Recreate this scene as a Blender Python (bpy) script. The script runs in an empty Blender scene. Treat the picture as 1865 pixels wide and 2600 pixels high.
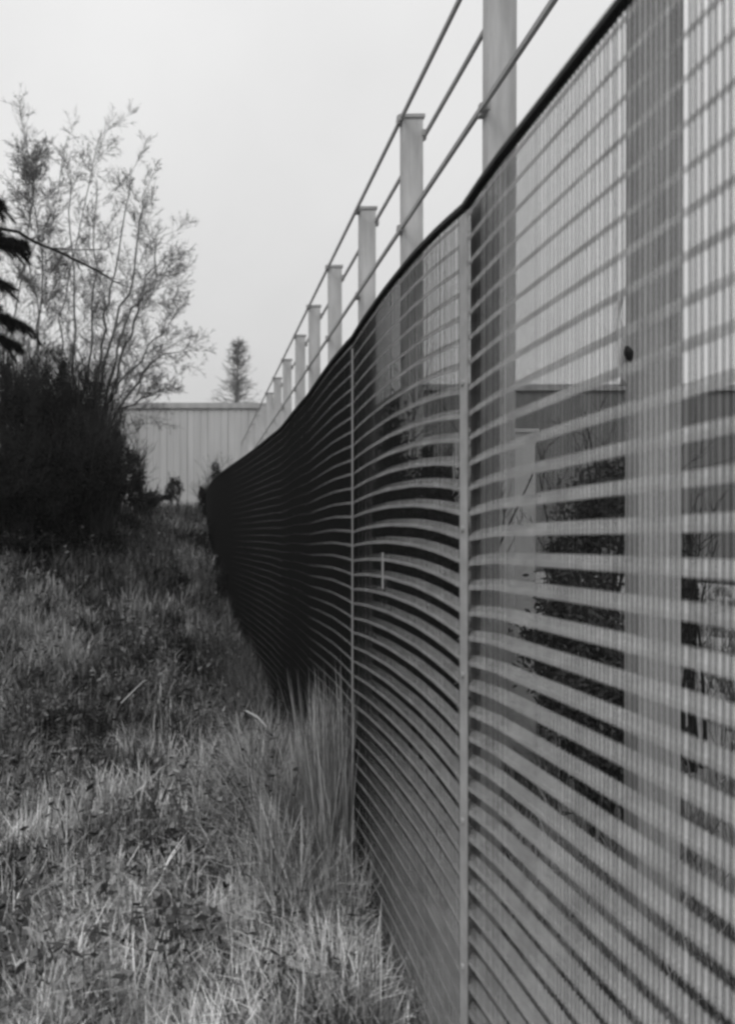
import bpy, math, random
import numpy as np
from mathutils import Vector
random.seed(7)
RNG = np.random.default_rng(7)
SC = bpy.context.scene
COL = SC.collection
PI = math.pi

# ------------------------------------------------------------------ camera, sky, sun
EYE = 2.03
cam = bpy.data.cameras.new('camera')
camo = bpy.data.objects.new('camera', cam); COL.objects.link(camo)
camo.location = (0, 0, EYE); camo.rotation_euler = (PI/2, 0, 0)
cam.sensor_fit = 'HORIZONTAL'; cam.sensor_width = 36
cam.lens = 36*1464/1865
cam.shift_x = (932.5-498)/1865
cam.shift_y = (1360-1300)/1865
cam.clip_start = 0.05; cam.clip_end = 2000
cam.dof.use_dof = True; cam.dof.focus_distance = 3.8; cam.dof.aperture_fstop = 2.2
SC.camera = camo
SC.view_settings.view_transform = 'Standard'; SC.view_settings.look = 'None'
SC.view_settings.exposure = 0.0; SC.view_settings.gamma = 1.0
SC.view_settings.use_curve_mapping = False
SC.cycles.filter_width = 2.8

world = bpy.data.worlds.new('World'); SC.world = world; world.use_nodes = True
wn = world.node_tree.nodes; wl = world.node_tree.links; wn.clear()
sky = wn.new('ShaderNodeTexSky'); sky.sky_type = 'NISHITA'; sky.sun_disc = False
SUN_EL, SUN_AZ = math.radians(48), math.radians(218)      # azimuth from +Y towards +X
sky.sun_elevation = SUN_EL; sky.sun_rotation = SUN_AZ
bw = wn.new('ShaderNodeRGBToBW'); wl.new(sky.outputs[0], bw.inputs[0])
m1 = wn.new('ShaderNodeMath'); m1.operation = 'MULTIPLY'; m1.inputs[1].default_value = 0.10
wl.new(bw.outputs[0], m1.inputs[0])
tc = wn.new('ShaderNodeTexCoord')
sx = wn.new('ShaderNodeSeparateXYZ'); wl.new(tc.outputs['Generated'], sx.inputs[0])
mr = wn.new('ShaderNodeMapRange'); mr.inputs['From Min'].default_value = 0.0; mr.inputs['From Max'].default_value = 0.75
mr.inputs['To Min'].default_value = 0.63; mr.inputs['To Max'].default_value = 0.93
wl.new(sx.outputs['Z'], mr.inputs['Value'])
nz = wn.new('ShaderNodeTexNoise'); nz.inputs['Scale'].default_value = 2.2; nz.inputs['Detail'].default_value = 4
wl.new(tc.outputs['Generated'], nz.inputs['Vector'])
nr = wn.new('ShaderNodeMapRange'); nr.inputs['From Min'].default_value = 0.3; nr.inputs['From Max'].default_value = 0.7
nr.inputs['To Min'].default_value = 0.93; nr.inputs['To Max'].default_value = 1.06
wl.new(nz.outputs['Fac'], nr.inputs['Value'])
m2 = wn.new('ShaderNodeMath'); m2.operation = 'MULTIPLY'
wl.new(mr.outputs[0], m2.inputs[0]); wl.new(nr.outputs[0], m2.inputs[1])
mx = wn.new('ShaderNodeMix'); mx.data_type = 'FLOAT'; mx.inputs[0].default_value = 0.93   # cloud cover over the clear sky
wl.new(m1.outputs[0], mx.inputs[2]); wl.new(m2.outputs[0], mx.inputs[3])
bg = wn.new('ShaderNodeBackground'); wl.new(mx.outputs[0], bg.inputs['Color'])
bg.inputs['Strength'].default_value = 1.0
wo = wn.new('ShaderNodeOutputWorld'); wl.new(bg.outputs[0], wo.inputs['Surface'])

sun = bpy.data.lights.new('sun', 'SUN'); sun.energy = 0.9; sun.angle = math.radians(25); sun.color = (1, 0.995, 0.985)
suno = bpy.data.objects.new('sun', sun); COL.objects.link(suno)
d = Vector((math.sin(SUN_AZ)*math.cos(SUN_EL), math.cos(SUN_AZ)*math.cos(SUN_EL), math.sin(SUN_EL)))
suno.rotation_euler = d.to_track_quat('Z', 'Y').to_euler()

# ------------------------------------------------------------------ helpers
def at(px, py, Y):
    """a point Y metres ahead, from its place in the photograph (pixels of the 1627-wide view)"""
    return Vector(((px*1.1463-498)/1464*Y, Y, EYE+(1360-py*1.1463)/1464*Y))

def mat(name, lo, hi=None, scale=6, rough=0.85, metal=0, bump=0.0, bscale=60, attr=None, stretch=None, spec=0.3, streak=False):
    m = bpy.data.materials.new(name); m.use_nodes = True
    n = m.node_tree.nodes; l = m.node_tree.links
    b = n['Principled BSDF']; b.inputs['Roughness'].default_value = rough; b.inputs['Metallic'].default_value = metal
    b.inputs['Specular IOR Level'].default_value = spec
    hi = lo if hi is None else hi
    t = n.new('ShaderNodeTexCoord'); mp = n.new('ShaderNodeMapping')
    l.new(t.outputs['Object'], mp.inputs[0])
    oi = n.new('ShaderNodeObjectInfo'); cx = n.new('ShaderNodeVectorMath'); cx.operation = 'SCALE'
    cx.inputs[0].default_value = (31, 17, 23); l.new(oi.outputs['Random'], cx.inputs['Scale']); l.new(cx.outputs[0], mp.inputs['Location'])
    if stretch: mp.inputs['Scale'].default_value = stretch
    no = n.new('ShaderNodeTexNoise'); no.inputs['Scale'].default_value = scale; no.inputs['Detail'].default_value = 6
    no.inputs['Roughness'].default_value = 0.62
    l.new(mp.outputs[0], no.inputs['Vector'])
    r = n.new('ShaderNodeMapRange'); r.inputs['From Min'].default_value = 0.32; r.inputs['From Max'].default_value = 0.68
    r.inputs['To Min'].default_value = lo; r.inputs['To Max'].default_value = hi
    l.new(no.outputs['Fac'], r.inputs['Value'])
    val = r.outputs[0]
    if attr:
        a = n.new('ShaderNodeAttribute'); a.attribute_name = attr
        mm = n.new('ShaderNodeMath'); mm.operation = 'MULTIPLY'
        l.new(val, mm.inputs[0]); l.new(a.outputs['Fac'], mm.inputs[1]); val = mm.outputs[0]
    l.new(val, b.inputs['Base Color'])
    if bump:
        n2 = n.new('ShaderNodeTexNoise'); n2.inputs['Scale'].default_value = bscale; n2.inputs['Detail'].default_value = 5
        l.new(mp.outputs[0], n2.inputs['Vector'])
        bp = n.new('ShaderNodeBump'); bp.inputs['Strength'].default_value = bump; bp.inputs['Distance'].default_value = 0.02
        l.new(n2.outputs['Fac'], bp.inputs['Height']); l.new(bp.outputs[0], b.inputs['Normal'])
    return m

def link(name, me, m=None, parent=None, loc=None, **kw):
    o = bpy.data.objects.new(name, me); COL.objects.link(o)
    if m is not None and me is not None and not me.materials: me.materials.append(m)
    if parent: o.parent = parent
    if loc is not None: o.location = loc
    for k, v in kw.items(): o[k] = v
    return o

def thing(name, label, cat, loc=(0, 0, 0), group=None):
    o = link(name, None, loc=loc, label=label, category=cat)
    if group: o['group'] = group
    return o

class MB:
    """collects geometry for one mesh; vertices relative to origin o"""
    def __init__(s, o=(0, 0, 0)): s.v = []; s.f = []; s.o = np.array(o, float); s.a = []; s.n = 0
    def add(s, v, f, a=1.0):
        v = np.asarray(v, float) - s.o
        s.v.append(v); s.f += [tuple(i+s.n for i in q) for q in f]; s.n += len(v); s.a.append(np.full(len(v), a))
    def box(s, x0, x1, y0, y1, z0, z1, a=1.0):
        v = [(x, y, z) for z in (z0, z1) for y in (y0, y1) for x in (x0, x1)]
        s.add(v, [(0, 2, 3, 1), (4, 5, 7, 6), (0, 1, 5, 4), (2, 6, 7, 3), (0, 4, 6, 2), (1, 3, 7, 5)], a)
    def tube(s, pts, rad, n=5, cap=True, a=1.0):
        pts = [Vector(p) for p in pts]; v = []; f = []
        for i, p in enumerate(pts):
            t = (pts[min(i+1, len(pts)-1)]-pts[max(i-1, 0)])
            t = t.normalized() if t.length > 1e-9 else Vector((0, 0, 1))
            up = Vector((1, 0, 0)) if abs(t.x) < .8 else Vector((0, 1, 0))
            e1 = t.cross(up).normalized(); e2 = t.cross(e1)
            for k in range(n):
                w = 2*PI*k/n
                v.append(p+(e1*math.cos(w)+e2*math.sin(w))*rad[i])
        for i in range(len(pts)-1):
            for k in range(n):
                k2 = (k+1) % n
                f.append((i*n+k, i*n+k2, (i+1)*n+k2, (i+1)*n+k))
        if cap: f += [tuple(range(n-1, -1, -1)), tuple((len(pts)-1)*n+k for k in range(n))]
        s.add([tuple(q) for q in v], f, a)
    def mesh(s, name, smooth=False):
        me = bpy.data.meshes.new(name)
        me.from_pydata(np.concatenate(s.v).tolist(), [], s.f)
        at_ = me.attributes.new('shade', 'FLOAT', 'POINT'); at_.data.foreach_set('value', np.concatenate(s.a).astype(np.float32))
        if smooth: me.polygons.foreach_set('use_smooth', [True]*len(me.polygons))
        me.update(); return me

def quads_mesh(name, V, A, nv, strip):
    """V (N, nv, 3) vertices of N alike pieces, strip = faces of one piece, A (N,) tone of each"""
    N = len(V); me = bpy.data.meshes.new(name)
    me.vertices.add(N*nv); me.vertices.foreach_set('co', V.reshape(-1).astype(np.float32))
    F = []
    ls, lt = [], []
    base = np.arange(N)*nv
    allv = []; tot = []
    for q in strip: tot.append(len(q))
    per = np.concatenate([np.array(q) for q in strip])
    allv = (base[:, None]+per[None, :]).reshape(-1)
    tots = np.tile(np.array(tot), N)
    starts = np.concatenate([[0], np.cumsum(tots)[:-1]])
    me.loops.add(len(allv)); me.loops.foreach_set('vertex_index', allv.astype(np.int32))
    me.polygons.add(len(tots)); me.polygons.foreach_set('loop_start', starts.astype(np.int32))
    a = me.attributes.new('shade', 'FLOAT', 'POINT'); a.data.foreach_set('value', np.repeat(A, nv).astype(np.float32))
    me.update(calc_edges=True); me.validate(); return me

def vnoise(x, y, s, seed=0):
    """smooth value noise, numpy"""
    x = np.asarray(x)*s+seed*17.3; y = np.asarray(y)*s+seed*5.7
    xi = np.floor(x).astype(int); yi = np.floor(y).astype(int); xf = x-xi; yf = y-yi
    def h(a, b):
        n = (a*374761393+b*668265263+seed*1442695) & 0x7fffffff
        n = (n ^ (n >> 13))*1274126177 & 0x7fffffff
        return ((n ^ (n >> 16)) & 0xffff)/65535.0
    u = xf*xf*(3-2*xf); w = yf*yf*(3-2*yf)
    return (h(xi, yi)*(1-u)+h(xi+1, yi)*u)*(1-w)+(h(xi, yi+1)*(1-u)+h(xi+1, yi+1)*u)*w

# ------------------------------------------------------------------ materials
M = dict(
    soil=mat('soil', .02, .045, 3, bump=.5, bscale=20),
    grass=mat('grass', .8, 1.2, 3, .9, attr='shade'),
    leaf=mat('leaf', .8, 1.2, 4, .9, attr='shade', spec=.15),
    bark=mat('bark', .05, .11, 12, bump=.5, bscale=90),
    darkbark=mat('dark_bark', .012, .03, 12, bump=.4),
    wire=mat('dark_coated_wire', .005, .009, 30, .85, spec=.08),
    twig=mat('pale_twig', .13, .24, 8, .9, spec=.1),
    slat=mat('galvanised_slat', .55, .85, 9, .7, bump=.15, bscale=120),
    strip=mat('galvanised_strip', .36, .52, 9, .6, bump=.1, bscale=90),
    cap=mat('black_cap_rail', .008, .016, 20, .6),
    fpost=mat('grey_post', .36, .5, 8, .7),
    steel=mat('painted_steel', .42, .64, 2.2, .7, bump=.25, stretch=(4, 4, .5)),
    rail=mat('painted_rail', .34, .44, 4, .7),
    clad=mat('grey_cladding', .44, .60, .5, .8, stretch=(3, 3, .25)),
    gravel=mat('pale_gravel', .30, .46, 5, .9, bump=.6, bscale=60),
    conc=mat('pale_concrete', .62, .80, 2.2, .9, bump=.3, bscale=40, stretch=(1, 1, .4)),
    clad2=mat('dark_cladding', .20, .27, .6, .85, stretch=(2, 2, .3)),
    trim=mat('roof_trim', .34, .50, 1.4, .8, stretch=(2, 2, .5)),
)

# ------------------------------------------------------------------ ground
def rise(s):
    return np.interp(s, [0, 5.4, 6.3, 7.2, 8.2, 9.2, 10.5, 12, 14, 17, 25, 45, 400],
                        [0, 0, .05, .25, .55, .95, 1.50, 1.98, 2.22, 2.32, 2.35, 2.2, 2.2])
def ground_z(x, y):
    x = np.asarray(x, float); y = np.asarray(y, float)
    s = y+.95*np.clip(.3-x, 0, 12)+.3*np.clip(.8-x, 0, .5)
    z = rise(s)
    k = np.clip((x-1.1)/1.5, 0, 1)           # beyond the fence the ground stays lower
    z = z*(1-k)+np.minimum(z, .5)*k
    w = np.clip((x+y)*0+1, 0, 1)
    return z+w*(.10*(vnoise(x, y, .9, 3)-.5)+.05*(vnoise(x, y, 2.7, 5)-.5))

gx = np.concatenate([[-600, -200, -80, -40], np.arange(-24, 24.01, .25), [40, 80, 200, 600]])
gy = np.concatenate([[-300, -60, -15, -6], np.arange(-3, 45.01, .25), [60, 100, 200, 900]])
GX, GY = np.meshgrid(gx, gy); GZ = ground_z(GX, GY)
vs = np.stack([GX, GY, GZ], -1).reshape(-1, 3); W = len(gx)
fs = [(j*W+i, j*W+i+1, (j+1)*W+i+1, (j+1)*W+i) for j in range(len(gy)-1) for i in range(W-1)]
me = bpy.data.meshes.new('ground'); me.from_pydata(vs.tolist(), [], fs); me.polygons.foreach_set('use_smooth', [True]*len(fs))
link('ground', me, M['soil'], kind='structure')

yx = np.linspace(1.12, 16, 60); yy_ = np.linspace(-1, 24, 90)
GX, GY = np.meshgrid(yx, yy_); GZ = ground_z(GX, GY)+.012+.02*(vnoise(GX, GY, 4, 8)-.5)
fs = [(j*60+i, j*60+i+1, (j+1)*60+i+1, (j+1)*60+i) for j in range(89) for i in range(59)]
me = bpy.data.meshes.new('gravel_yard'); me.from_pydata(np.stack([GX, GY, GZ], -1).reshape(-1, 3).tolist(), [], fs)
link('gravel_yard', me, M['gravel'], kind='structure')
# ------------------------------------------------------------------ far buildings
def building(name, label, x0, x1, y, depth, top, cm, panel_w, group=None):
    t = thing(name, label, 'building', ((x0+x1)/2, y, 0), group)
    cx = (x0+x1)/2
    b = MB((cx, y, 0)); b.box(x0+.05, x1-.05, y+.12, y+depth, -.5, top-.1)
    link('wall', b.mesh('wall'), M[cm], t)
    n = int(round((x1-x0)/panel_w)); pw = (x1-x0)/n
    p = MB()
    # one cladding sheet with two folded ribs
    prof = [(0, .05), (.02, 0), (.30, 0), (.33, .03), (.37, .03), (.40, 0), (.62, 0), (.65, .03), (.69, .03), (.72, 0), (.98, 0), (1, .05)]
    v = []
    for zz in (0, 1):
        for (u, dd) in prof: v.append((u*pw-pw/2, dd, zz*(top-.3)))
    k = len(prof)
    p.add(v, [(i, i+1, k+i+1, k+i) for i in range(k-1)])
    pm = p.mesh('cladding_panel')
    for i in range(n):
        link('cladding_panel', pm, M[cm], t, loc=(x0+(i+.5)*pw-cx, random.uniform(-.015, .015), 0))
    r = MB((cx, y, 0)); r.box(x0-.1, x1+.1, y-.12, y+depth+.1, top-.28, top)
    rf = link('roof', r.mesh('roof'), M['trim'], t)
    return t
Yb = 30.0
bt = at(0, 893, Yb).z
building('industrial_hall', 'long pale grey hall with vertical cladding at the end of the grassy bank', at(235, 0, Yb).x, at(640, 0, Yb).x, Yb, 12, bt, 'clad', 1.1)
bt2 = at(0, 852, 26).z
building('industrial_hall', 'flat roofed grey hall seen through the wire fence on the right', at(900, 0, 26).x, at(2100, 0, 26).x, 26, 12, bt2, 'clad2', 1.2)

# ------------------------------------------------------------------ tall post and rail frame behind the fence
XF = 2.5
fr = thing('post_and_rail_frame', 'tall row of wide grey posts joined by three thin rails behind the wire fence', 'steel frame', (XF, 3, 0))
ys = [1.5, 3.17, 4.80, 6.68]
while ys[-1] < 44: ys.append(ys[-1]+1.83)
pz = EYE+4.84
pb = MB()
pb.box(-.115, .115, -.05, .05, -.6, pz-.04)
pmesh = pb.mesh('post')
cb = MB(); cb.box(-.135, .135, -.065, .065, pz-.04, pz+.0); capm = cb.mesh('post_cap')
brb = MB(); brb.box(-.03, .03, -.058, .058, -.035, .035); brb.box(-.038, .038, -.02, .02, -.05, .05); brm = brb.mesh('bracket')
for y in ys:
    p = link('post', pmesh, M['steel'], fr, loc=(0, y-3, 0)); p.rotation_euler = (random.gauss(0, .004), random.gauss(0, .002), random.gauss(0, .03))
    link('post_cap', capm, M['rail'], p)
    if y < 22:
        for (bx, bz) in ((-.128, pz-.03), (.128, pz-.21), (-.128, EYE+1.5*2.36)):
            link('bracket', brm, M['fpost'], p, loc=(bx, 0, bz))
for (x, z, r) in ((2.36, pz-.03, .021), (2.64, pz-.21, .021), (2.36, EYE+1.5*2.36, .021)):
    b = MB((XF, 3, 0)); b.box(x-r*.8, x+r*.8, .6, ys[-1]+.1, z-r, z+r)
    link('rail', b.mesh('rail'), M['rail'], fr)

# ------------------------------------------------------------------ the wire and slat fence
FX = 0.83
PITCH = .0762
_fy = np.arange(-6, 22, .01)
_fx = np.interp(_fy, [-5, 4.8, 5.4, 6.4, 7.6, 9, 10.5, 13, 17, 19], [.83, .83, .822, .75, .63, .46, .31, .235, .215, .24])
_k = np.exp(-.5*(np.arange(-150, 151)/45.)**2); _k /= _k.sum()
_fx = np.convolve(np.pad(_fx, 150, mode='edge'), _k, mode='valid')
def fence_x(y): return np.interp(y, _fy, _fx)
def sag(y):
    return np.interp(y, [-1, .7, .9, 1.3, 1.60, 1.72, 1.78, 1.86, 2.0, 2.2, 2.5, 2.8, 3.0, 3.05, 3.15, 3.5, 3.9, 4.3, 4.4, 4.9, 5.5, 6, 20],
                        [.02, .014, .01, .006, .002, -.008, -.016, -.002, .018, .036, .044, .036, .022, .015, .022, .03, .02, .004, .010, .012, -.01, 0, 0])
seams = [0.51, 1.78, 3.05, 4.32, 5.59, 6.86, 8.13, 9.4, 10.67, 11.94, 13.21, 14.48, 15.75, 17.02, 18.3]
fence = thing('wire_slat_fence', 'tall dark wire fence with light horizontal slats running away beside the bank', 'fence', (FX, 3, 0))
FO = np.array((FX, 3, 0.))
TOP = EYE+1.02
rows = []
z = EYE+.378
while z+PITCH < TOP: z += PITCH
while z > -.02: rows.append(z); z -= PITCH
# slats: sheet steel leaning back, lower edge at the wires
def slat_mesh(y0, y1, zs, name):
    b = MB(FO if len(zs) > 1 else (FX, (y0+y1)/2, 0))
    n = 22
    yy = np.linspace(y0+.004, y1-.004, n+1)
    w, hgt, th = .022, .029, .0022
    for z0 in zs:
        v = []
        for y in yy:
            x = float(fence_x(y))+.0003; zb = z0+float(sag(y))
            v += [(x, y, zb), (x, y, zb+.014), (x+w, y, zb+hgt+.003), (x+w+th, y, zb+hgt-.001), (x+.003, y, zb+.010)]
        f = []
        for i in range(n):
            for k in range(5):
                k2 = (k+1) % 5
                f.append((i*5+k, (i+1)*5+k, (i+1)*5+k2, i*5+k2))
        f += [(0, 1, 2, 3, 4), tuple(n*5+k for k in (4, 3, 2, 1, 0))]
        b.add(v, f)
    return b.mesh(name)
SINGLE = 5
for i in range(len(seams)-1):
    y0, y1 = seams[i], seams[i+1]
    if i < SINGLE:
        sm = slat_mesh(y0, y1, [0.0], 'slat')
        for zr in rows:
            o = link('slat', sm, M['slat'], fence, loc=(0, (y0+y1)/2-3, zr+random.uniform(-.0015, .0015)))
            o.rotation_euler = (random.uniform(-.0012, .0012), 0, 0)
far = MB(FO)
sf = slat_mesh
b_all = None
vv, ff = [], []
tot = MB(FO)
for i in range(SINGLE, len(seams)-1):
    y0, y1 = seams[i], seams[i+1]
    for zr in rows:
        yy = np.linspace(y0+.004, y1-.004, 19); v = []
        for y in yy:
            x = float(fence_x(y))+.0003; zb = zr+float(sag(y))
            v += [(x, y, zb), (x, y, zb+.014), (x+.022, y, zb+.031)]
        f = [(q*3+k, (q+1)*3+k, (q+1)*3+(k+1) % 3, q*3+(k+1) % 3) for q in range(18) for k in range(3)]
        tot.add(v, f)
link('far_slat_rows', tot.mesh('far_slat_rows'), M['slat'], fence, kind='stuff')
# vertical wires, thousands of millimetres of 3.3 mm wire at 12.7 mm
wy = np.arange(.40, 18.3, .0127)
wy = wy+RNG.normal(0, .0004, len(wy))
for nm, sel in (('near_vertical_wires', wy < 4.32), ('far_vertical_wires', wy >= 4.32)):
    y = wy[sel]; n = len(y); x = fence_x(y); sg = sag(y)
    R = .0018; k = 6
    ang = np.arange(k)*2*PI/k
    zb = np.clip(ground_z(x, y)-.15, -.1, None)
    V = np.zeros((n, 2*k, 3))
    lean = RNG.normal(0, .0006, n)
    for j in range(2):
        for a in range(k):
            V[:, j*k+a, 0] = x+R*math.cos(ang[a]); V[:, j*k+a, 1] = y+R*math.sin(ang[a])+(lean if j else 0)
            V[:, j*k+a, 2] = zb if j == 0 else TOP+.012+sg
    V -= FO
    st = [(a, (a+1) % k, k+(a+1) % k, k+a) for a in range(k)]+[tuple(range(k, 2*k))]
    link(nm, quads_mesh(nm, V, np.ones(n), 2*k, st), M['wire'], fence, kind='stuff')
for i in range(len(seams)-1):       # black cap rail along the top of each panel
    y0, y1 = seams[i], seams[i+1]
    b = MB(FO); n = 12; v = []; yy = np.linspace(y0, y1-.003, n+1)
    for y in yy:
        x = float(fence_x(y)); zz = TOP+.006+float(sag(y))
        v += [(x-.012, y, zz), (x-.012, y, zz+.015), (x+.014, y, zz+.015), (x+.014, y, zz)]
    f = [(q*4+k, (q+1)*4+k, (q+1)*4+(k+1) % 4, q*4+(k+1) % 4) for q in range(n) for k in range(4)]+[(0, 1, 2, 3), tuple(n*4+k for k in (3, 2, 1, 0))]
    b.add(v, f); link('cap_rail', b.mesh('cap_rail'), M['cap'], fence)
for i, y in enumerate(seams[1:]):
    x = float(fence_x(y))
    b = MB(FO); b.box(x+.032, x+.092, y-.03, y+.03, -.4, TOP+.03+float(sag(y)))
    p = link('fence_post', b.mesh('fence_post'), M['fpost'], fence)
    if i < 2:
        b = MB(FO); g = float(ground_z(x, y))
        hw = .022 if i == 0 else .005; b.box(x-.007, x-.0025, y-hw, y+hw, -.2, TOP-.03)
        s = link('clamp_strip', b.mesh('clamp_strip'), M['strip' if i == 0 else 'trim'], fence)
        bb = MB()
        bb.tube([(0, 0, 0), (-.007, 0, 0)], [.009, .009], 6); bm_ = bb.mesh('bolt')
        for zq in (np.arange(.25, TOP-.1, .45) if i == 0 else []):
            link('bolt', bm_, M['fpost'], s, loc=(x-.007-FX, y-3, float(zq)))

for (y, z0, z1, r) in ((2.55, EYE-.234, EYE-.075, .004),):
    b = MB(FO); x = float(fence_x(y))-.006; b.tube([(x, y, z0), (x, y, z1)], [r, r], 6)
    link('support_rod', b.mesh('support_rod'), M['fpost'], fence)

# torn plastic strip beside the widest post
q0 = at(1374, 775, 3.02)
ts = thing('plastic_strip', 'pale torn plastic strip hanging beside the widest grey post, knotted near its foot', 'plastic strip', tuple(q0))
b = MB(q0); v = []
for k in range(13):
    t = k/12; c = at(1378-6*math.sin(t*5)-2*t, 650+205*t, 3.02+.02*math.sin(t*7)); w = .010+.014*t+.004*math.sin(t*19)
    v += [(c.x-w, c.y, c.z), (c.x+w, c.y+.012*math.sin(t*9), c.z), (c.x+w, c.y+.003+.012*math.sin(t*9), c.z), (c.x-w, c.y+.003, c.z)]
b.add(v, [(q*4+k, (q+1)*4+k, (q+1)*4+(k+1) % 4, q*4+(k+1) % 4) for q in range(12) for k in range(4)]+[(0, 1, 2, 3), (51, 50, 49, 48)])
link('strip_body', b.mesh('strip_body', True), M['conc'], ts)
b = MB(q0); b.tube([at(1386, 768, 3.0), at(1392, 782, 2.99), at(1396, 800, 3.0), at(1402, 822, 3.02)], [.012, .022, .010, .006], 7)
link('knot', b.mesh('knot', True), M['cap'], ts)

# ------------------------------------------------------------------ woody plants
def wander(p, d, L, n, wob, lift=0.0):
    pts = [Vector(p)]; d = Vector(d).normalized()
    for i in range(n):
        d = (d+Vector((random.gauss(0, wob), random.gauss(0, wob), random.gauss(0, wob)+lift))).normalized()
        pts.append(pts[-1]+d*(L/n))
    return pts
def twigs(b, pts, r0, level, L, per, spread=.7, lift=.04, frm=.25, bias=None, rmin=.0035):
    n = len(pts)-1
    for _ in range(per):
        t = random.uniform(frm, 1.0)*n; i = min(int(t), n-1); p = pts[i].lerp(pts[i+1], t-i)
        d = (pts[i+1]-pts[i]).normalized()
        q = Vector((random.gauss(0, 1), random.gauss(0, 1), random.gauss(0, .6))).normalized()
        d2 = (d+q*spread).normalized()
        if bias: d2 = (d2+Vector(bias)).normalized()
        l = L*random.uniform(.5, 1.15)*(1-.45*t/n)
        c = wander(p, d2, l, 4, .13, lift)
        r = max(r0*.5, rmin)
        b.tube(c, [r, r*.85, r*.7, r*.55, r*.35], 3, cap=False)
        if level > 0: twigs(b, c, r, level-1, l*.55, max(3, int(per*.7)), spread, lift, .2, bias, rmin)

def bare_tree(label, stems, Y, r=.045, group=None, per=11, L=1.1, name='bare_tree', m='bark', twm='bark', lvl=2, rmin=.0035, bias=None):
    base = at(*stems[0][0], Y); base.z = float(ground_z(base.x, Y))-.05
    t = thing(name, label, 'tree', tuple(base), group)
    tw = MB(base)
    for s in stems:
        pts = [at(a, b_, Y) for a, b_ in s]
        pts = [p+Vector((0, random.uniform(-.4, .4)*i/len(pts), 0)) for i, p in enumerate(pts)]
        fine = []
        for a, b_ in zip(pts[:-1], pts[1:]):
            for q in range(3): fine.append(a.lerp(b_, q/3)+Vector((random.gauss(0, .028), 0, random.gauss(0, .02))))
        fine.append(pts[-1]); n = len(fine)
        b = MB(base); b.tube(fine, [r*(1-.88*i/n)+.002 for i in range(n)], 7)
        link('stem', b.mesh('stem', True), M[m], t)
        twigs(tw, fine, r*.3, lvl, L, per, spread=.95, lift=.03, bias=bias, rmin=rmin)
    link('twigs', tw.mesh('twigs'), M[twm], t, kind='stuff')
    return t
bare_tree('bare many-stemmed tree fanning out above the dark thicket', [
    [(205, 1060), (190, 980), (178, 880), (200, 760), (212, 640), (206, 520), (215, 400)],
    [(207, 1050), (210, 900), (222, 800), (240, 700), (252, 600), (285, 480), (290, 380)],
    [(212, 1060), (235, 930), (268, 800), (298, 715), (318, 640), (345, 560), (362, 500)],
    [(212, 1060), (240, 900), (262, 850), (330, 760), (375, 725)],
    [(215, 1060), (245, 960), (275, 900), (330, 870), (365, 868)],
    [(210, 1060), (225, 920), (250, 800), (290, 690), (340, 640), (368, 610)],
    [(200, 1050), (175, 900), (160, 780), (165, 640), (150, 500), (158, 380)],
    [(214, 1060), (250, 930), (300, 840), (350, 800), (395, 790)],
    [(208, 1050), (222, 860), (252, 720), (292, 600), (312, 480), (325, 420)],
], 11.0, .030, per=19, L=1.25, lvl=2, rmin=.0032, twm='twig')
bare_tree('slender upright bare tree with one thin pole-like stem at the left', [
    [(84, 1050), (87, 900), (88, 760), (88, 650), (90, 560), (84, 470), (88, 350)]], 10.0, .020, per=30, L=1.2, rmin=.0032, twm='twig')
bare_tree('pale bare tree behind the others, crossing the upper left corner', [
    [(30, 1080), (40, 900), (20, 760), (60, 600), (110, 470), (150, 300)],
    [(130, 1060), (140, 850), (130, 700), (160, 560), (200, 420), (230, 300)],
    [(60, 1060), (70, 850), (90, 700), (60, 560), (80, 420), (60, 300)],
    [(30, 1080), (10, 820), (-30, 640), (-20, 450)]], 15.0, .030, per=17, L=1.8, rmin=.0045, m='twig', twm='twig')
# small far tree behind the hall
ft = at(520, 980, 48); ft.z = 1.8
t = thing('small_tree', 'small slender pointed tree rising behind the roof of the pale hall', 'tree', tuple(ft))
tp = at(529, 762, 48)
b = MB(ft); b.tube([ft, at(521, 900, 48), tp], [.16, .09, .02], 6); link('trunk', b.mesh('trunk'), M['bark'], t)
b = MB(ft)
for q in range(300):
    h = random.random()**.8; p = at(520, 930, 48).lerp(tp, h)
    w = random.uniform(0, 2*PI); dd = Vector((math.cos(w), math.sin(w), random.uniform(.2, .9)))
    c = wander(p, dd, (1.12-h)**.6*random.uniform(.9, 2.9), 4, .25, .03)
    b.tube(c, [.022, .020, .016, .013, .009], 3, cap=False)
    twigs(b, c, .012, 0, .6, 6, spread=1.1, rmin=.014)
link('twigs', b.mesh('twigs'), M['twig'], t, kind='stuff')
# arching branch over the left edge
tb = at(-260, 1000, 7.5); tb.z = float(ground_z(tb.x, tb.y))
tr = thing('leaning_tree', 'leaning tree at the left edge whose long bare branch arches over the others', 'tree', tuple(tb))
b = MB(tb); tp = [tb, tb+Vector((.1, 0, 1.4)), at(-170, 600, 7.5), at(-120, 420, 7.5), at(-80, 250, 7.5)]
b.tube(tp, [.11, .09, .08, .06, .03], 8); link('trunk', b.mesh('trunk', True), M['darkbark'], tr)
b = MB(tb); ap = [at(-165, 585, 7.5), at(-80, 520, 7.45), at(0, 506, 7.4), at(40, 513, 7.4), at(75, 535, 7.4), at(130, 557, 7.4), at(175, 580, 7.4), at(215, 598, 7.4), at(250, 622, 7.4), at(290, 638, 7.4)]
b.tube(ap, [.035, .03, .024, .021, .019, .017, .015, .012, .009, .005], 6); br = link('branch', b.mesh('branch', True), M['darkbark'], tr)
b = MB(tb); twigs(b, ap, .012, 1, .45, 14, rmin=.003, frm=.35); 
tp2 = [at(115, 550, 7.4), at(170, 553, 7.4), at(235, 552, 7.4), at(262, 520, 7.4)]
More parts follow.
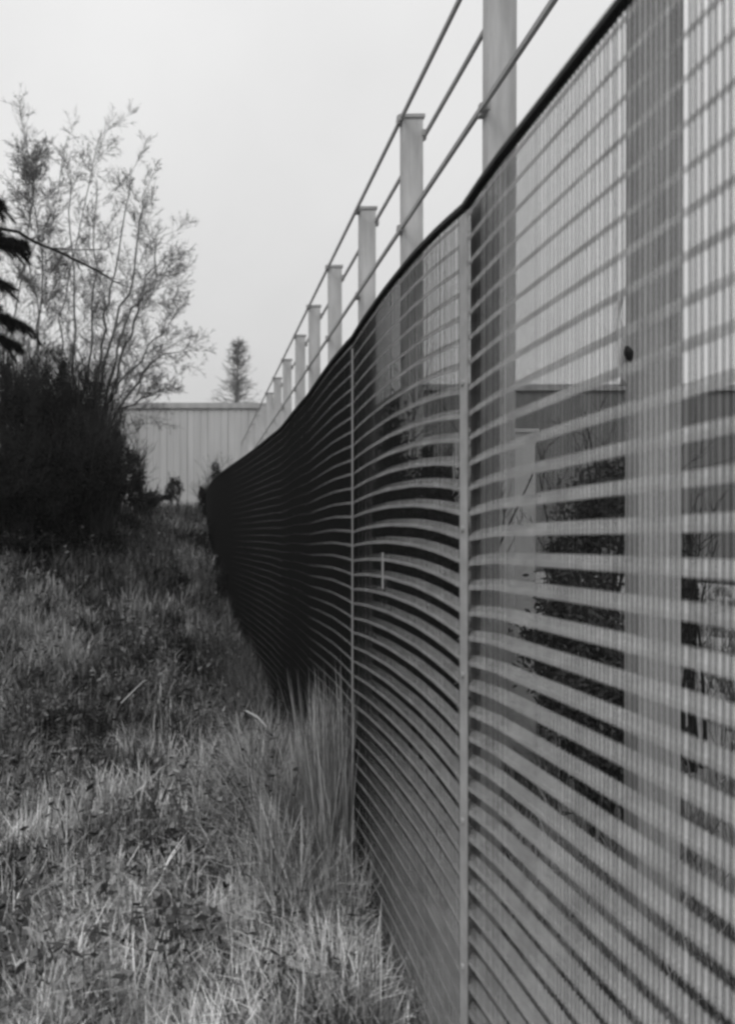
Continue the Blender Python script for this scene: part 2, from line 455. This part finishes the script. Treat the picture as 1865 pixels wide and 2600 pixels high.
b.tube(tp2, [.008, .007, .006, .004], 4, cap=False); twigs(b, tp2, .006, 1, .3, 7, rmin=.003)
link('twigs', b.mesh('twigs'), M['darkbark'], tr, kind='stuff')

# conifer reaching in from the left edge
cb_ = at(-330, 1000, 5.2); cb_.z = float(ground_z(cb_.x, cb_.y))
cf = thing('conifer', 'dark conifer whose drooping needle boughs reach in from the left edge', 'tree', tuple(cb_))
b = MB(cb_); b.tube([cb_, cb_+Vector((0, 0, 2)), cb_+Vector((.05, 0, 6.5))], [.14, .11, .03], 8)
link('trunk', b.mesh('trunk', True), M['darkbark'], cf)
def needles(b, pts, n, L, r=.0024):
    V = []
    k = len(pts)-1
    for _ in range(n):
        t = random.random()*k; i = min(int(t), k-1); p = pts[i].lerp(pts[i+1], t-i)
        d = (pts[i+1]-pts[i]).normalized()
        q = Vector((random.gauss(0, 1), random.gauss(0, 1), random.gauss(0, 1))).normalized()
        dd = (d*.6+q).normalized()*L*random.uniform(.6, 1.2); s = dd.cross(q).normalized()*r
        V.append([p-s, p+s, p+dd])
    return V
for (bx, by), (ex, ey), dens in (((-330, 520), (62, 548), 1.0), ((-330, 640), (62, 724), 1.0), ((-330, 560), (20, 640), .55), ((-300, 700), (36, 765), .9), ((-330, 380), (14, 462), .8),
                                ((-330, 900), (-60, 900), .8), ((-320, 300), (-70, 340), .8)):
    p0, p1 = at(bx, by, 5.2), at(ex, ey, 5.0)
    mid = p0.lerp(p1, .55)+Vector((0, 0, .10))
    pts = [p0, p0.lerp(mid, .5)+Vector((0, 0, .04)), mid, mid.lerp(p1, .5)+Vector((0, 0, .02)), p1]
    b = MB(cb_); b.tube(pts, [.022, .018, .014, .009, .004], 5)
    o = link('bough', b.mesh('bough'), M['darkbark'], cf)
    V = needles(b, pts, int(3200*dens), .08)
    for s in range(int(46*dens)):
        t = random.uniform(.25, .98)*4; i = min(int(t), 3); p = pts[i].lerp(pts[i+1], t-i)
        d = (pts[i+1]-pts[i]).normalized()
        sd = (d*.8+Vector((random.gauss(0, .3), random.choice((-1, 1))*random.uniform(.4, 1), random.uniform(-.35, .12)))).normalized()
        l = random.uniform(.16, .38)*(1.15-.6*t/4)
        sub = [p, p+sd*l*.5, p+sd*l+Vector((0, 0, -.03))]
        V += needles(b, sub, int(360), .065)
    V = np.array([[tuple(a) for a in q] for q in V])-np.array(cb_)
    link('needles', quads_mesh('needles', V, RNG.uniform(.010, .03, len(V)), 3, [(0, 1, 2)]), M['leaf'], o, kind='stuff')

# ------------------------------------------------------------------ shrubs
def leaf_cloud(c, rad, n, size, tone, seed=0, clumps=26, flat=1.0):
    """n small leaves in clumps filling an ellipsoid"""
    C = RNG.normal(0, 1, (clumps, 3)); C /= np.linalg.norm(C, axis=1)[:, None]
    C *= RNG.uniform(.35, 1.0, (clumps, 1))
    cr = RNG.uniform(.16, .40, clumps)
    ci = RNG.integers(0, clumps, n)
    P = C[ci]+RNG.normal(0, .55, (n, 3))*cr[ci][:, None]
    P = P*np.array(rad)+np.array(c)
    a = RNG.normal(0, 1, (n, 3)); a /= np.linalg.norm(a, axis=1)[:, None]
    q = RNG.normal(0, 1, (n, 3)); w = np.cross(a, q); w /= np.linalg.norm(w, axis=1)[:, None]
    s = RNG.uniform(.6, 1.4, (n, 1))*size
    V = np.stack([P-a*s, P+w*s*.42, P+a*s, P-w*s*.42], 1)
    ct = RNG.uniform(.6, 1.5, clumps)
    A = tone*ct[ci]*RNG.uniform(.7, 1.35, n)
    return V, A
def shrub(label, c, rad, n=9000, size=.03, tone=.02, stems=9, group=None, name='shrub', twper=8, cat='bush', clumps=26, upward=.9):
    gz = float(ground_z(c[0], c[1])); base = Vector((c[0], c[1], gz))
    t = thing(name, label, cat, tuple(base), group)
    st = MB(base); tw = MB(base)
    for i in range(stems):
        w = random.uniform(0, 2*PI)
        tgt = Vector((c[0]+rad[0]*.8*math.cos(w)*random.random(), c[1]+rad[1]*.8*math.sin(w)*random.random(), c[2]+rad[2]*random.uniform(.5, 1.45)))
        p0 = base+Vector((random.uniform(-.2, .2), random.uniform(-.1, .1), -.05))
        L = (tgt-p0).length; pts = wander(p0, tgt-p0, L, 6, .07)
        st.tube(pts, [.018, .016, .013, .011, .008, .006, .003], 5)
        twigs(tw, pts, .008, 1, L*.34, twper, lift=.1, rmin=.003, frm=.4)
    s = link('stem', st.mesh('stem'), M['darkbark'], t)
    link('twigs', tw.mesh('twigs'), M['darkbark'], t, kind='stuff')
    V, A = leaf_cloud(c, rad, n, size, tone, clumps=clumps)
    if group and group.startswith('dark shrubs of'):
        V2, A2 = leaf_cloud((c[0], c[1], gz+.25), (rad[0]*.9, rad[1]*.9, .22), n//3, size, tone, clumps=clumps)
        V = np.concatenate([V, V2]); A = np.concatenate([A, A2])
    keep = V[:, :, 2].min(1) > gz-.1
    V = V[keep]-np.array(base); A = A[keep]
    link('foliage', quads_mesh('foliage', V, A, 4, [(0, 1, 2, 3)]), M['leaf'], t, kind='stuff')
    return t
G1 = 'dark shrubs of the thicket on the bank'
def sh(px, py, Y, rx, rz, label, **k):
    p = at(px, py, Y); shrub(label, tuple(p), (rx, rx*.8, rz), **k)
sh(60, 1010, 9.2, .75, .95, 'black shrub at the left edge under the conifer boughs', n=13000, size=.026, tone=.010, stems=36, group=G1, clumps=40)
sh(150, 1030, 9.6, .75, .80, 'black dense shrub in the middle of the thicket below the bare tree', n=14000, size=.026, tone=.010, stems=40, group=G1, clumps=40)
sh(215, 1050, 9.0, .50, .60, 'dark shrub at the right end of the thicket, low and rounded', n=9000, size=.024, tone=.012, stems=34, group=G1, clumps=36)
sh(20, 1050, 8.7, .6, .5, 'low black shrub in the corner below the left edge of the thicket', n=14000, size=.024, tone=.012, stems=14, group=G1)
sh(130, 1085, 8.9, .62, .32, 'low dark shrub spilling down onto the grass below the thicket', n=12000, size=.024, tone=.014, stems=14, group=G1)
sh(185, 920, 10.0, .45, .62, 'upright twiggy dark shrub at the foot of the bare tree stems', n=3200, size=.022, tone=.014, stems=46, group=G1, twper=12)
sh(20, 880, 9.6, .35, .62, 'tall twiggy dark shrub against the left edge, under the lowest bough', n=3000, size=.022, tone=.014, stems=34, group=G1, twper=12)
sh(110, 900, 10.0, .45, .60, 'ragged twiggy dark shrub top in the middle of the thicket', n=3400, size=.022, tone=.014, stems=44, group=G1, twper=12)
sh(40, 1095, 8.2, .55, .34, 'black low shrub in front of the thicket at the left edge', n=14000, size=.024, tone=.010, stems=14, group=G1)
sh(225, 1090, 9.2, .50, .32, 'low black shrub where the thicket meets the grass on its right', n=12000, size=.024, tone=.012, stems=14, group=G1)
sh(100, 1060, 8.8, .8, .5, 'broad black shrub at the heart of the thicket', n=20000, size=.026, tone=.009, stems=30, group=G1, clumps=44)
sh(250, 980, 11.5, .30, .45, 'twiggy dark shrub behind the right end of the thicket', n=4000, size=.02, tone=.02, stems=24, group=G1)
sh(288, 1060, 10.5, .34, .50, 'small grey-dark shrub just right of the thicket', n=5000, size=.022, tone=.03, stems=12, group=G1)
sh(145, 880, 10.2, .18, .70, 'narrow upright dark shrub standing up out of the thicket', n=2600, size=.024, tone=.014, stems=9, group=G1)
sh(50, 870, 10.2, .30, .55, 'ragged dark shrub top left of the upright one', n=3000, size=.024, tone=.014, stems=9, group=G1)
sh(386, 1085, 15.0, .22, .35, 'small dark shrub alone in front of the pale hall', n=1800, size=.028, tone=.05, stems=7)
sh(325, 1110, 12.0, .38, .28, 'flat grey shrub at the foot of the pale hall', n=3500, size=.026, tone=.05, stems=8)
sh(478, 1062, 19.0, .18, .55, 'thin dark shrub at the far end of the wire fence', n=2600, size=.03, tone=.012, stems=9)
sh(454, 1112, 14.0, .15, .42, 'small black shrub against the black far end of the fence, grass side', n=4000, size=.022, tone=.008, stems=12)
sh(503, 1330, 8.9, .16, .40, 'dark weedy shrub against the fence where it bends away', n=3000, size=.022, tone=.015, stems=12)

# shrubs behind the fence
G2 = 'dark shrubs growing behind the wire fence'
rows2 = [(1312, 1230, 5.2, .42, .95, 'tall black columnar shrub seen through the slats left of the widest grey post'),
         (1270, 1480, 4.6, .34, .8, 'black shrub at the foot of the tall columnar one, left side'),
         (1350, 1560, 4.0, .30, .75, 'black shrub in front of the columnar one, close behind the fence'),
         (1380, 1080, 6.5, .45, .40, 'grey shrub top beside the widest grey post'),
         (1522, 1330, 5.0, .06, .6, 'thin upright dark shrub at the right edge of the near panel'),
         (960, 1200, 8.5, .8, 1.1, 'dark shrub behind the second fence panel'),
         (900, 1130, 14., 1.2, 1.5, 'big dark shrub far behind the second fence panel'),
         (1020, 1100, 15., .8, 1.2, 'dark shrub far behind the first clamp strip'),
         (820, 1150, 13., 1.2, 1.2, 'dark shrub far behind the third fence panel'),
         (965, 1330, 4.3, .20, 1.0, 'tall narrow black shrub close behind the second fence panel'),
         (880, 1250, 5.4, .30, 1.15, 'tall ragged dark shrub behind the second clamp strip'),
         (990, 1500, 6.0, .55, .9, 'low black shrub at the foot of the second fence panel'),
         (900, 1500, 6.8, .55, .9, 'low black shrub beside the second clamp strip')]
for (px, py, Y, rx, rz, lb) in rows2:
    sh(px, py, Y, rx, rz, lb, n=(4200 if px > 1100 else 14000), size=.03, tone=(.08 if px > 1100 else .03), stems=9, group=G2, clumps=34, twper=(3 if Y > 6.1 else 7))
# pale concrete pier in the yard
pa, pb_ = at(1034, 0, 5.3), at(1186, 0, 5.3)
o = ((pa.x+pb_.x)/2, 5.3, 0)
pr = thing('concrete_pier', 'pale concrete pier standing in the yard just right of the first clamp strip', 'pier', o)
b = MB(o); b.box(pa.x, pb_.x, 5.3, 5.6, -.1, at(0, 958, 5.3).z); link('pier_body', b.mesh('pier_body'), M['conc'], pr)
b = MB(o); b.box(pa.x-.02, pb_.x+.02, 5.28, 5.62, at(0, 958, 5.3).z, at(0, 950, 5.3).z); link('coping', b.mesh('coping'), M['conc'], pr)

# ------------------------------------------------------------------ grass and weeds
def blades(X, Y, L, Wd, A, bend=.5, seg=3):
    n = len(X); Z = ground_z(X, Y)-.01
    az = RNG.uniform(0, 2*PI, n); tilt = RNG.uniform(.05, 1, n)*bend
    dirx, diry = np.cos(az), np.sin(az); sxn, syn = -diry, dirx
    # blade faces any way; a little roll
    V = np.zeros((n, 2*seg+1, 3))
    for j in range(seg+1):
        t = j/seg
        out = L*tilt*t**1.8; up = L*t*np.sqrt(np.clip(1-(tilt*t**.9)**2*.7, .05, 1))
        cx = X+dirx*out; cy = Y+diry*out; cz = Z+up
        if j < seg:
            w = Wd*(1-.55*t)
            V[:, 2*j, 0] = cx-sxn*w; V[:, 2*j, 1] = cy-syn*w; V[:, 2*j, 2] = cz
            V[:, 2*j+1, 0] = cx+sxn*w; V[:, 2*j+1, 1] = cy+syn*w; V[:, 2*j+1, 2] = cz
        else:
            V[:, 2*j, 0] = cx; V[:, 2*j, 1] = cy; V[:, 2*j, 2] = cz
    st = [(2*j, 2*j+1, 2*j+3, 2*j+2) for j in range(seg-1)]+[(2*seg-2, 2*seg-1, 2*seg)]
    return V, A, st
def tufts(ntuft, per, xr, yr, pos=None, Ls=(.12, .40), tone=(.02, .66), spread=.05, w=.0034):
    # more tufts near the camera
    if pos is None:
        u = RNG.random(ntuft); ty = yr[0]*(yr[1]/yr[0])**u
        tx = xr[0](ty)+(xr[1](ty)-xr[0](ty))*RNG.random(ntuft)
    else: tx, ty = pos; ntuft = len(tx)
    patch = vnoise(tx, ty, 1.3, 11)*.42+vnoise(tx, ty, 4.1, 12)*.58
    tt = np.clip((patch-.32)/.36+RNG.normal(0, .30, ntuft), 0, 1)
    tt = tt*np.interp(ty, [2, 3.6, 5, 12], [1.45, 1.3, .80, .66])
    tl = RNG.uniform(Ls[0], Ls[1], ntuft)*(.7+.6*vnoise(tx, ty, .8, 14))
    i = np.repeat(np.arange(ntuft), per)
    X = tx[i]+RNG.normal(0, spread, len(i)); Y = ty[i]+RNG.normal(0, spread, len(i))
    L = tl[i]*RNG.uniform(.5, 1.2, len(i))
    A = (tone[0]+(tone[1]-tone[0])*tt[i]**1.3)*RNG.uniform(.6, 1.35, len(i))
    return X, Y, L, w*RNG.uniform(.7, 1.5, len(i))*np.clip(Y/3, .8, 3), A
lx = lambda y: -.36*y-1.2
rx_ = lambda y: np.minimum(fence_x(y)-.05, 1.0)
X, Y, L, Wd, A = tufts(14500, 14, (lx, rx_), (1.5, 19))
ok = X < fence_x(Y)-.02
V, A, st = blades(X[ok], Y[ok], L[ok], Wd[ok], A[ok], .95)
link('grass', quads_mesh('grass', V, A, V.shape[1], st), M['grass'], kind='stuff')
# broad-leaved ground cover
n = 30000
u = RNG.random(n); Y = 1.7*(12/1.7)**u; X = lx(Y)+(rx_(Y)-lx(Y))*RNG.random(n)
dens = vnoise(X, Y, 1.7, 21); k = RNG.random(n) < np.clip((dens-.35)*2.6, .05, 1); X, Y = X[k], Y[k]; n = len(X)
P = np.stack([X, Y, ground_z(X, Y)+RNG.uniform(.04, .24, n)], 1)
a = RNG.normal(0, 1, (n, 3)); a[:, 2] *= .5; a /= np.linalg.norm(a, axis=1)[:, None]
w = np.cross(a, RNG.normal(0, 1, (n, 3))*np.array([.5, .5, 1])); w /= np.linalg.norm(w, axis=1)[:, None]
s = RNG.uniform(.014, .042, (n, 1))
V = np.stack([P-a*s, P+w*s*.5-a*s*.1, P+a*s, P-w*s*.5-a*s*.1], 1)
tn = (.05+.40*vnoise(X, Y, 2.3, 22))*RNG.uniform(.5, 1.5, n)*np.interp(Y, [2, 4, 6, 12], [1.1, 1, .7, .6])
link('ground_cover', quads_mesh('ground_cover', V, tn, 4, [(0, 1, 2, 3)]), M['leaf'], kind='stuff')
# coarse weed stalks with hanging dead leaves
wb = MB((0, 5, 0)); LV = []; LA = []
for q in range(2600):
    y = 2.3*(16/2.3)**random.random(); x = random.uniform(float(lx(y)), float(rx_(y))-.05)
    if vnoise(x, y, 1.0, 31) < .42: continue
    g = float(ground_z(x, y)); h = random.uniform(.25, .75)*(1 if y > 3.4 else .6)
    p = wander((x, y, g), (random.gauss(0, .22), random.gauss(0, .22), 1), h, 4, .12)
    tn_ = random.choice((.04, .07, .12, .24))
    wb.tube(p, [.0035, .003, .0026, .002, .001], 3, cap=False, a=tn_)
    for k in range(random.randint(5, 14)):
        t = random.uniform(.15, 1)*3.99; i = int(t); c = p[i].lerp(p[i+1], t-i)
        d = Vector((random.gauss(0, 1), random.gauss(0, 1), random.uniform(-.9, .6))).normalized(); w = d.cross(Vector((random.random(), random.random(), 1))).normalized()
        s_ = random.uniform(.03, .09)
        LV.append([tuple(c), tuple(c+d*s_*.5+w*s_*.24), tuple(c+d*s_), tuple(c+d*s_*.5-w*s_*.24)]); LA.append(tn_*random.uniform(.6, 1.5))
link('weed_stalks', wb.mesh('weed_stalks'), M['leaf'], kind='stuff', loc=(0, 5, 0))
link('weed_leaves', quads_mesh('weed_leaves', np.array(LV), np.array(LA), 4, [(0, 1, 2, 3)]), M['leaf'], kind='stuff')
# grass on the far side of the fence
n = 2600
ty = 1.0*(16/1.0)**RNG.random(n); tx = .95+RNG.random(n)*(1.0*ty+1.0)
X, Y, L, Wd, A = tufts(0, 12, None, None, pos=(tx, ty), tone=(.10, .40), Ls=(.12, .35))
V, A, st = blades(X, Y, L, Wd, A, .8)
link('grass_behind_fence', quads_mesh('grass_behind_fence', V, A, V.shape[1], st), M['grass'], kind='stuff')

def tall_clump(label, xs, ys_, n, Ls, tone, w=.003, group=None, bend=.3, lf=None):
    X = RNG.uniform(xs[0], xs[1], n); Y = RNG.uniform(ys_[0], ys_[1], n)
    c = (float(np.mean(X)), float(np.mean(Y))); o = np.array([c[0], c[1], float(ground_z(*c))])
    L = RNG.uniform(Ls[0], Ls[1], n)*(lf(Y) if lf else 1); A = RNG.uniform(tone[0], tone[1], n)*(.75+.5*vnoise(Y*6, X*6, 1, 9))
    V, A, st = blades(X, Y, L, np.full(n, w)*RNG.uniform(.6, 1.5, n), A, bend, 4)
    V[..., 0] = np.minimum(V[..., 0], fence_x(V[..., 1])-.012)
    ob = link('tall_grass', quads_mesh('tall_grass', V-o, A, V.shape[1], st), M['grass'], loc=tuple(o), label=label, category='grass clump', kind='thing')
    if group: ob['group'] = group
tall_clump('tall ragged pale dry grass clump leaning against the foot of the fence', (.66, .815), (2.98, 4.2), 3600, (.2, 1.1), (.08, .62), w=.0038, bend=.20, lf=lambda y: np.interp(y, [2.98, 3.45, 4.1], [1.22, 1.1, .55])*(.55+.7*vnoise(y*9, y*0, 1, 4)))
tall_clump('tangled knee-high grass clump in front of the pale clump at the fence foot', (.35, .80), (2.7, 4.4), 4200, (.2, .75), (.06, .60), w=.0036, bend=1.0)
tall_clump('rough dark tall weeds hiding the foot of the pale hall', (-4.2, .1), (13, 19), 9000, (.25, .75), (.04, .20), w=.009, bend=.6)
tall_clump('rough tall weeds at the lower right edge of the thicket', (-2.0, -.4), (8.0, 11), 5000, (.15, .5), (.03, .22), w=.006, bend=.8)
tall_clump('low bright grass clump at the fence foot in front of the dark far panels', (.25, .74), (3.7, 5.2), 2000, (.15, .62), (.12, .60), bend=.9)
tall_clump('dark weedy grass clump against the darkest part of the fence', (.35, .78), (5.2, 7.2), 2600, (.25, .7), (.03, .22), bend=.9)
tall_clump('thin grass clump where the fence begins to bend left', (.0, .55), (7.2, 9.5), 2400, (.2, .55), (.04, .25), bend=.9)

# pale sticks lying or standing in the grass
def stick(label, p0, p1, r):
    o = (p0+p1)/2; b = MB(o); m_ = (p0+p1)/2+Vector((.01, 0, .012)); b.tube([p0, m_, p1], [r, r*.9, r*.5], 5)
    link('stick', b.mesh('stick'), M['trim' if 'black far' in label else 'strip'], loc=tuple(o), label=label, category='stick', group='pale sticks in the grass')
stick('thin pale stick slanting up in the middle of the grass', at(268, 1558, 4.3), at(322, 1505, 4.5), .006)
stick('short pale stick at the foot of the fence, sloping down right', at(545, 1575, 4.2), at(590, 1610, 4.0), .008)

# ------------------------------------------------------------------ thin winter haze
hb = MB(); hb.box(-30, 45, -8, 80, -1.5, 24)
hz = bpy.data.materials.new('haze'); hz.use_nodes = True; hn = hz.node_tree.nodes; hn.clear()
pv = hn.new('ShaderNodeVolumePrincipled'); pv.inputs['Color'].default_value = (.95, .95, .95, 1); pv.inputs['Density'].default_value = .0015
ho = hn.new('ShaderNodeOutputMaterial'); hz.node_tree.links.new(pv.outputs[0], ho.inputs['Volume'])
link('haze', hb.mesh('haze'), hz, kind='stuff')
